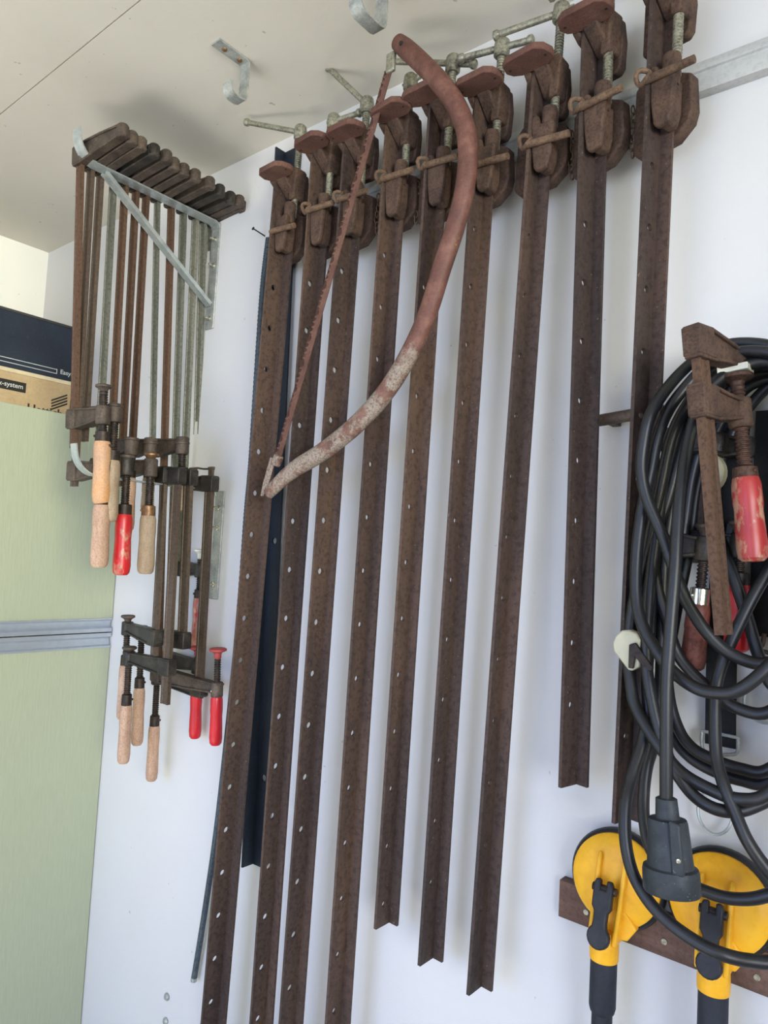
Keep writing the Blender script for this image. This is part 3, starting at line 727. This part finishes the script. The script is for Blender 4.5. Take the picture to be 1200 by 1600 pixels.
def loop(pts, hs, k=7):
    n = len(pts); out = []
    for i, (x, y) in enumerate(pts):
        t = i/(n-1)*(len(hs)-1); j = min(int(t), len(hs)-2); h = hs[j]+(hs[j+1]-hs[j])*(t-j)
        out.append(WY(x, y, h))
    return smooth(out, k)
CR_ = .0072
HOOK = [(1150, 550), (1190, 556)]
def rightside(y):   # how the strand climbs back to the peg, outside the frame
    return [(1252, y-40), (1282, y-180), (1282, 760), (1258, 640), (1216, 570)]
cab_m = MB()
strands = [
 ([(1240, 552), (1190, 538), (1140, 538), (1096, 556), (1064, 582), (1034, 618), (1014, 655), (1004, 705), (1003, 742), (1012, 782), (1035, 836), (1057, 900), (1076, 945), (1106, 990), (1146, 1024), (1200, 1036)]+rightside(1036), (.07, .07, .13, .13, .12, .10, .09, .08)),
 ([(1242, 566), (1196, 550), (1146, 552), (1104, 572), (1074, 602), (1045, 640), (1028, 682), (1017, 735), (1003, 800), (995, 867), (994, 932), (1003, 975), (1020, 1007), (1048, 1046), (1087, 1075), (1124, 1083), (1157, 1077), (1200, 1042)]+rightside(1020), (.085, .085, .11, .115, .13, .14, .14, .10, .08)),
 ([(1244, 580), (1200, 562), (1150, 566), (1110, 588), (1078, 625), (1050, 680), (1032, 760), (1012, 850), (990, 940), (983, 997), (981, 1030), (985, 1062), (990, 1095), (1005, 1128), (1035, 1173), (1066, 1208), (1113, 1235), (1157, 1249), (1200, 1240)]+rightside(1220), (.06, .06, .09, .09, .105, .12, .12, .09, .07)),
 ([(1246, 590), (1206, 574), (1160, 580), (1118, 606), (1085, 650), (1060, 720), (1040, 790), (1018, 850), (1027, 919), (1042, 970), (1057, 1018), (1081, 1051), (1113, 1079), (1146, 1104), (1200, 1113)]+rightside(1100), (.04, .04, .075, .08, .075, .07, .06, .05)),
 ([(1240, 560), (1186, 548), (1136, 560), (1104, 596), (1070, 640), (1046, 700), (1030, 790), (1022, 880), (1016, 980), (1011, 1060), (1012, 1108), (1005, 1156), (988, 1210), (978, 1253), (977, 1310), (988, 1362), (1012, 1406), (1044, 1440), (1087, 1471), (1129, 1491), (1172, 1501), (1215, 1500), (1262, 1460), (1290, 1380), (1296, 1200), (1290, 900), (1262, 660), (1218, 580)], (.055, .055, .075, .085, .10, .15, .16, .16, .12, .08, .06)),
 ([(1242, 572), (1196, 562), (1148, 580), (1110, 620), (1078, 680), (1056, 760), (1040, 850), (1034, 960), (1032, 1060), (1022, 1156), (1011, 1199), (1006, 1242), (1007, 1286), (1018, 1330), (1050, 1370), (1095, 1390), (1143, 1404), (1195, 1400), (1246, 1370), (1280, 1250), (1286, 950), (1260, 690), (1216, 590)], (.045, .045, .06, .07, .08, .10, .10, .09, .07, .05)),
 ([(1240, 586), (1200, 580), (1150, 600), (1108, 656), (1082, 740), (1068, 830), (1050, 920), (1042, 1020), (1046, 1090), (1060, 1138), (1080, 1167), (1110, 1185), (1157, 1201), (1200, 1203)]+rightside(1190), (.03, .03, .045, .05, .06, .06, .05, .04)),
 ([(1242, 596), (1204, 592), (1160, 612), (1118, 676), (1090, 760), (1076, 860), (1056, 960), (1040, 1060), (1042, 1120), (1056, 1158), (1079, 1184), (1113, 1204), (1157, 1219), (1200, 1221)]+rightside(1200), (.022, .022, .03, .035, .045, .045, .04, .03)),
 ([(1244, 566), (1194, 556), (1140, 570), (1096, 606), (1062, 662), (1040, 740), (1026, 830), (1014, 930), (1010, 1030), (1022, 1110), (1040, 1172), (1056, 1206), (1082, 1241), (1113, 1262), (1146, 1268), (1178, 1260), (1210, 1240), (1262, 1180), (1286, 1000), (1270, 760), (1218, 590)], (.05, .05, .07, .095, .11, .12, .12, .10, .08, .06)),
 ([(1246, 590), (1206, 600), (1160, 650), (1126, 720), (1116, 790), (1124, 838), (1146, 901), (1168, 966), (1185, 1023), (1206, 1070), (1240, 1080), (1268, 1000), (1270, 800), (1240, 640), (1214, 596)], (.02, .02, .03, .05, .06, .06, .05, .04)),
 ([(1222, 640), (1236, 760), (1222, 850), (1198, 895), (1170, 945), (1137, 1015), (1121, 1062), (1117, 1102), (1119, 1178), (1131, 1227), (1147, 1266), (1168, 1314), (1202, 1362), (1250, 1410), (1292, 1420), (1308, 1300), (1300, 900), (1268, 660), (1216, 578)], (.03, .05, .08, .09, .12, .13, .11, .08, .05)),
 ([(1242, 574), (1190, 566), (1136, 584), (1098, 622), (1076, 690), (1062, 780), (1055, 888), (1048, 975), (1042, 1062), (1041, 1145), (1041, 1256)], (.07, .08, .11, .13, .15, .16, .165, .165)),
]
for pts, hs in strands: cab_m.tube(loop(pts, hs), CR_, 12)
crt = thing('extension_cable', 'heavy black rubber extension cable hung in loose loops with a big socket', 'cable', WY(1216, 566, .06))
obj('cable_loops', cab_m, 'rubber', crt, world=True)
s0 = WY(1041, 1246, .165); ws = depth(s0)/FPX; dwn = (WY(1050, 1395, .165)-s0).normalized(); Ls = (WY(1050, 1395, .165)-s0).length
sk = MB().lathe([(.0098*1.0, .0), (.0115, .001), (.0128, Ls*.205), (.0135, Ls*.215), (.0200, Ls*.225), (.0212, Ls*.26), (.0246, Ls*.70), (.0250, Ls*.715), (.0290, Ls*.73), (.0300, Ls*.77), (.0306, Ls*.97), (.0296, Ls*.99), (.026, Ls), (.025, Ls-.012), (.0, Ls-.014)], s0, dwn, 28)
for v in sk.bm.verts: v.co.y = s0.y+(v.co.y-s0.y)*.85
sko = obj('rubber_socket', sk, 'rubber_grey', crt, world=True)
rb = MB()
pc_ = s0+dwn*Ls*.48+Vector((.009, -.0185, 0))
rb.prism([(-.004, .030), (.008, .028), (.014, -.024), (.001, -.026)], -.003, .004, lambda u, v, d: pc_+Vector((u, d, v)))
obj('socket_rib', rb, 'rubber_grey', sko, world=True, bevel=.002)
obj('socket_screw', MB().lathe([(.0026, 0), (.0023, .0014), (.001, .0016)], s0+dwn*Ls*.56+Vector((.0165, -.0218, 0)), (.2, -1, 0), 12), 'chrome', sko, world=True)
peg = WY(1266, 590, 0)
single('wall_peg', MB().tube([(peg.x, .0, peg.z-.02), (peg.x, -.10, peg.z-.02), (peg.x, -.128, peg.z-.014), (peg.x, -.136, peg.z+.004)], .009, 12), 'rust_bar_mix', 'iron wall peg carrying the black cable at the right edge', 'peg')

# right-hand clamp gripping in front of the cable, jaws towards the wall
GR = 'clamps among the black cable loops'
pT = WY(1092, 537, .165); pB = WY(1131, 992, .165)
scx = WY(1148, 560, .085); jd = Vector((scx.x-pT.x, scx.y-pT.y, 0)); Jr = jd.length
sc_ = depth(pT)/FPX
pa_ = pT+(pB-pT)*((632-537)/(992-537))
f_clamp('rust-brown clamp with chunky red handle in front of the black cable', GR, pT, pB, jd, pa_, Jr, .046, .066, .013, .099, 'red_dull', 'thread_rust', 'thread_rust', bar='rust_bar_red', cast='rust_cast', thr='thread_rust', bw=.0215, bt=.0098, hr=.0166, rs=.0082, cs=1.15, padr=.019)
sw = WY(1149, 579, .085)
single('white_block', MB().box(sw, (.034, .03, .008), Matrix.Rotation(-.1, 3, 'Y')), 'white_tip', 'small white slip gripped between the jaws of the rust-brown clamp', 'packing', bevel=.001)
def hung(label, bar_t, bar_b, arm, J, pu, sd, fe, hl, hm_, fm_, h):
    pT = WY(*bar_t, h); pB = WY(*bar_b, h); k = (arm-bar_t[1])/(bar_b[1]-bar_t[1]); 
    f_clamp(label, GR, pT, pB, (1, -.15, 0), pT+(pB-pT)*k, J, pu, sd, fe, hl, hm_, fm_, bar='rust_bar_mix', cast='clamp_black', bw=.02, hr=.0145)
hung('clamp with dark red wooden handle and shiny ferrule behind the cable', (1058, 690), (1038, 880), 850, .05, .03, .05, .02, .082, 'wood_red_dark', 'chrome', .05)
hung('clamp with bright red handle almost hidden behind cable and strap', (1098, 700), (1092, 880), 850, .05, .03, .034, .015, .082, 'red_fresh', 'thread_dark', .028)

def strap(name, label, pts, w, h, mat='webbing'):
    P = smooth([WY(x, y, hh) for (x, y), hh in zip(pts, h)], 6); mb = MB(); prev = None
    for p in P:
        vs = [mb.bm.verts.new(p+Vector((sx_*w/2, dy, 0))) for sx_, dy in ((-1, 0), (1, 0), (1, .0022), (-1, .0022))]
        if prev:
            for k in range(4): mb.bm.faces.new((prev[k], prev[(k+1) % 4], vs[(k+1) % 4], vs[k]))
        else: mb.bm.faces.new(vs)
        prev = vs
    mb.bm.faces.new(list(reversed(prev)))
    r = thing(name, label, 'strap', P[-1], 'black webbing straps'); obj('webbing', mb, mat, r, world=True)
    return r, P[-1]
r, e = strap('webbing_strap', 'black webbing strap ending in a bent wire buckle behind the cable', [(1150, 640), (1140, 760), (1132, 900), (1127, 1030), (1125, 1166)], .036, (.02, .018, .016, .016, .016))
bk = []
for u, v in ((-.021, .012), (-.021, -.002), (-.017, -.009), (-.004, -.011), (.0, -.016), (.004, -.010), (.017, -.006), (.021, .0), (.021, .012), (.018, .015), (-.018, .015)): bk.append(e+Vector((u, -.002, v)))
obj('wire_buckle', MB().tube(smooth(bk, 4, True), .0022, 8, True), 'galv_old', r, world=True)
r, e = strap('webbing_strap', 'wide black webbing strap at the right edge with a wire hook below', [(1210, 640), (1204, 780), (1202, 900), (1203, 996)], .042, (.014, .012, .012, .012))
obj('wire_hook', MB().tube(smooth([e+Vector((-.006, -.001, .004)), e+Vector((-.008, -.002, -.01)), e+Vector((-.014, -.004, -.016)), e+Vector((.01, -.004, -.018)), e+Vector((.02, -.002, -.008))], 5), .003, 8), 'rust_bar_mix', r, world=True)
def wire_ring(label, px, py, rx, rz, h):
    c = WY(px, py, h); s = depth(c)/FPX
    single('wire_ring', MB().tube([c+Vector((rx*s*math.cos(t)*1.05, .004*math.sin(t), rz*s*math.sin(t))) for t in [2*PI*k/32 for k in range(32)]], .0019, 8, True), 'galv', label, 'ring', 'wire rings behind the cable')
wire_ring('thin wire ring hanging below the lowest cable loops', 1117, 1268, 24, 33, .015)
wire_ring('thin wire ring half hidden at the right edge by the cable', 1195, 1098, 28, 30, .015)
# black buckle with prongs
bc = WY(1133, 850, .03); s = depth(bc)/FPX
bq = lambda u, v, d: bc+Vector((u*s, d, -v*s))
bkm = MB().prism([(-22, -10), (-16, -24), (-10, -24), (-8, -16), (2, -16), (4, -32), (10, -36), (16, -26), (14, -14), (18, 0), (22, 2), (22, 30), (16, 36), (-14, 30), (-22, 10)], -.01, .008, bq)
single('strap_buckle', bkm, 'black_plastic', 'black pronged plastic buckle hanging behind the red clamp handle', 'buckle', bevel=.002)
# cream plastic pieces
cc = WY(1112, 740, .03); s = depth(cc)/FPX
pts_ = [(0, -30)]+[(24*math.cos(t), 30*math.sin(t)) for t in [math.radians(-80+k*15) for k in range(11)]]+[(2, 31)]
knob = thing('plastic_disc', 'cream half-round plastic disc behind the rust-brown clamp rail', 'disc', cc)
obj('disc_body', MB().prism(pts_, -.02, .0, lambda u, v, d: cc+Vector((u*s, d, -v*s))), 'cream', knob, world=True, bevel=.003)
cf = WY(986, 1012, .10); s = depth(cf)/FPX
wd = thing('plastic_clip', 'cream fan-shaped plastic clip with a dark metal lever beside the right-hand cramp', 'clip', cf)
fan = [(-24, 8), (-26, -4), (-22, -16), (-12, -26), (0, -28), (12, -24), (18, -14), (18, 26), (6, 34), (0, 34)]
obj('clip_body', MB().prism(fan, -.008, .006, lambda u, v, d: cf+Vector((u*s, d, -v*s))), 'cream', wd, world=True, bevel=.002)
obj('metal_lever', MB().prism([(2, -6), (12, -10), (40, 24), (38, 30), (30, 30), (12, 12), (10, 30), (2, 30)], -.012, -.008, lambda u, v, d: cf+Vector((u*s, d, -v*s))), 'thread_dark', wd, world=True, bevel=.001)

# ------------------------------------------------------------------ wooden board and suction lifters
bd = thing('mounting_board', 'dark brown wooden board screwed level to the wall at lower right', 'board', (-.05, 0, 1.11))
obj('plank', MB().box((-.05, -.009, 1.1345), (.81, .018, .0505)), 'board', bd, world=True, bevel=.001)
for x, y in ((1038, 1471), (1183, 1527), (916, 1425)):
    c = WY(x, y, .018); obj('board_screw', MB().lathe([(.0040, 0), (.0037, .0014), (.0015, .0016)], c, (0, -1, 0), 14), 'steel_dull', bd, world=True)
def lifter(label, cx, cy, lev, col_, kx):
    hc = .046
    c = WY(cx, cy, hc); col = WY(*col_, hc+.012); s = depth(c)/FPX
    root = thing('suction_lifter', label, 'suction lifter', (c.x, -hc, c.z), 'yellow suction lifters on the board')
    R = .0575
    tilt = Vector((.05, -1, .10)).normalized()
    obj('rubber_pad', MB().lathe([(R*1.02, -.026), (R*1.09, -.022), (R*1.10, -.014), (R*1.05, -.009), (R*.9, -.005)], c, tilt, 48), 'rubber', root, world=True)
    obj('cup_dome', MB().lathe([(R*.93, -.012), (R*1.0, -.008), (R*.995, -.003), (R*.93, .001), (R*.72, .005), (R*.45, .008), (0, .009)], c, tilt, 48), 'yellow', root, world=True)
    # body: two fins that close into the handle collar
    dz = c.z-col.z; dx = col.x-c.x
    fin = MB()
    for sgn in (-1, 1):
        x0 = c.x+sgn*.017; x1 = col.x+sgn*.0155
        side_ = [(c.z+.036, -hc-.006), (c.z+.026, -hc-.013), (c.z-.02, -hc-.021), (c.z-dz*.72, -hc-.026), (col.z+.012, -hc-.026), (col.z+.012, -hc+.002), (c.z-.052, -hc-.001), (c.z-.0, -hc-.004)]
        A = []; Bv = []
        for z, y in side_:
            t = max(0, min(1, (c.z-z)/dz)); x = x0+(x1-x0)*t
            A.append(fin.bm.verts.new((x-.003, y, z))); Bv.append(fin.bm.verts.new((x+.003, y, z)))
        fin.bm.faces.new(A); fin.bm.faces.new(list(reversed(Bv)))
        for k in range(len(A)): fin.bm.faces.new((A[k], Bv[k], Bv[(k+1) % len(A)], A[(k+1) % len(A)]))
    # floor of the trough and flare to the dome on the right
    fl = [(c.x-.018, c.z-.03), (c.x+.018, c.z-.03), (c.x+.034, c.z-.048), (c.x+.022, c.z-.066), (col.x+.0165, col.z+.016), (col.x-.0165, col.z+.016), (c.x-.022, c.z-.06)]
    fin.prism(fl, -hc-.010, -hc+.002, xz)
    obj('cup_body', fin, 'yellow', root, world=True, bevel=.0022)
    obj('collar', MB().lathe([(.0150, .024), (.0178, .018), (.0186, -.002), (.0182, -.012), (.0165, -.0125)], (col.x, -hc-.012, col.z), (0, 0, 1), 28), 'yellow', root, world=True)
    zl = 1.02
    gl = .066 if kx == 0 else .16
    obj('grip_handle', MB().lathe([(.0162, 0), (.0168, -.004), (.0168, -gl+.006), (.0152, -gl), (.0130, -gl-.002), (.0130, -.24), (.017, -.245), (.017, -.28), (.0, -.281)], (col.x, -hc-.012, col.z-.011), (0, 0, 1), 28), 'grip', root, world=True)
    # lever
    l0 = WY(*lev[0], hc+.03); l1 = WY(*lev[1], hc+.045)
    dl = (l1-l0)
    lm = MB()
    sx_ = Vector((1, 0, 0)); dn_ = dl.normalized(); nn = sx_.cross(dn_).normalized()
    if nn.y > 0: nn = -nn
    Ll = dl.length
    pr = [(-.0125, -.010), (-.010, -.016), (-.004, -.016), (-.004, -.004), (.004, -.004), (.004, -.016), (.010, -.016), (.0125, -.010), (.0125, .016), (.0088, .022), (.0085, Ll-.017)]
    pr += [(.0145*math.cos(t), Ll+.0145*math.sin(t)) for t in [math.radians(-50+k*20) for k in range(15)]]
    pr += [(-.0085, Ll-.017), (-.0088, .022), (-.0125, .016)]
    lm.prism(pr, -.005, .005, lambda u, v, d: l0+sx_*u+dn_*v+nn*d)
    lo = obj('release_lever', lm, 'black_plastic', root, world=True, bevel=.0022)
    obj('hinge_pin', MB().tube([l0+Vector((-.0155, .004, .004)), l0+Vector((.0155, .004, .004))], .005, 12), 'thread_dark', lo, world=True)
lifter('yellow suction lifter at the left end of the wooden board', 960, 1376, ((943, 1396), (935, 1464)), (944, 1482), 0)
lifter('yellow suction lifter under the hanging black cable socket', 1122, 1414, ((1113, 1432), (1108, 1508)), (1115, 1530), 1)

# ------------------------------------------------------------------ light
def area(name, loc, target, sx_, sy_, power, col):
    l = bpy.data.lights.new(name, 'AREA'); l.shape = 'RECTANGLE'; l.size = sx_; l.size_y = sy_; l.energy = power; l.color = col
    o = bpy.data.objects.new(name, l); COL.objects.link(o); o.location = loc
    o.rotation_euler = (Vector(target)-Vector(loc)).to_track_quat('-Z', 'Y').to_euler(); return o
def lamp(name, loc, tgt, sx_, sy_, rgb, spread=180):
    m_ = max(rgb); o = area(name, loc, tgt, sx_, sy_, 40*m_, tuple(c/m_ for c in rgb)); o.data.spread = math.radians(spread)
lamp('window_daylight', (2.1, -2.3, 1.7), (-2, -.5, 1.9), 1.4, 1.3, (1.75, 1.92, 2.25))
lamp('left_wall_fill', (2.1, -1.7, 1.9), (-2.25, -.45, 2.15), .9, .9, (.225, .215, .155), 50)  # added out-of-view fill lamp, narrowed onto the upper left wall to brighten it
lamp('doorway_skylight', (-.9, -3.3, 1.9), (-.9, 0, .3), 2.0, 1.0, (.0, .03, .16), 80)
lamp('doorway_daylight', (-1.0, -3.3, 1.25), (-1.2, 0, .5), 2.2, 1.2, (.32, .39, .50))
lamp('floor_bounce_fill', (-1.2, -1.6, .1), (-1.6, -.3, 2.5), 1.5, 1.0, (.26, .25, .23), 120)  # added lamp near the floor imitating warm bounce onto the ceiling
w = bpy.data.worlds.new('sky'); scene.world = w; w.use_nodes = True
bg = w.node_tree.nodes['Background']; bg.inputs[0].default_value = (.95, 1.0, .92, 1); bg.inputs[1].default_value = .72

scene.view_settings.view_transform = 'Standard'; scene.view_settings.look = 'None'
scene.view_settings.exposure = 0.16; scene.view_settings.gamma = 1.0; scene.view_settings.use_curve_mapping = False
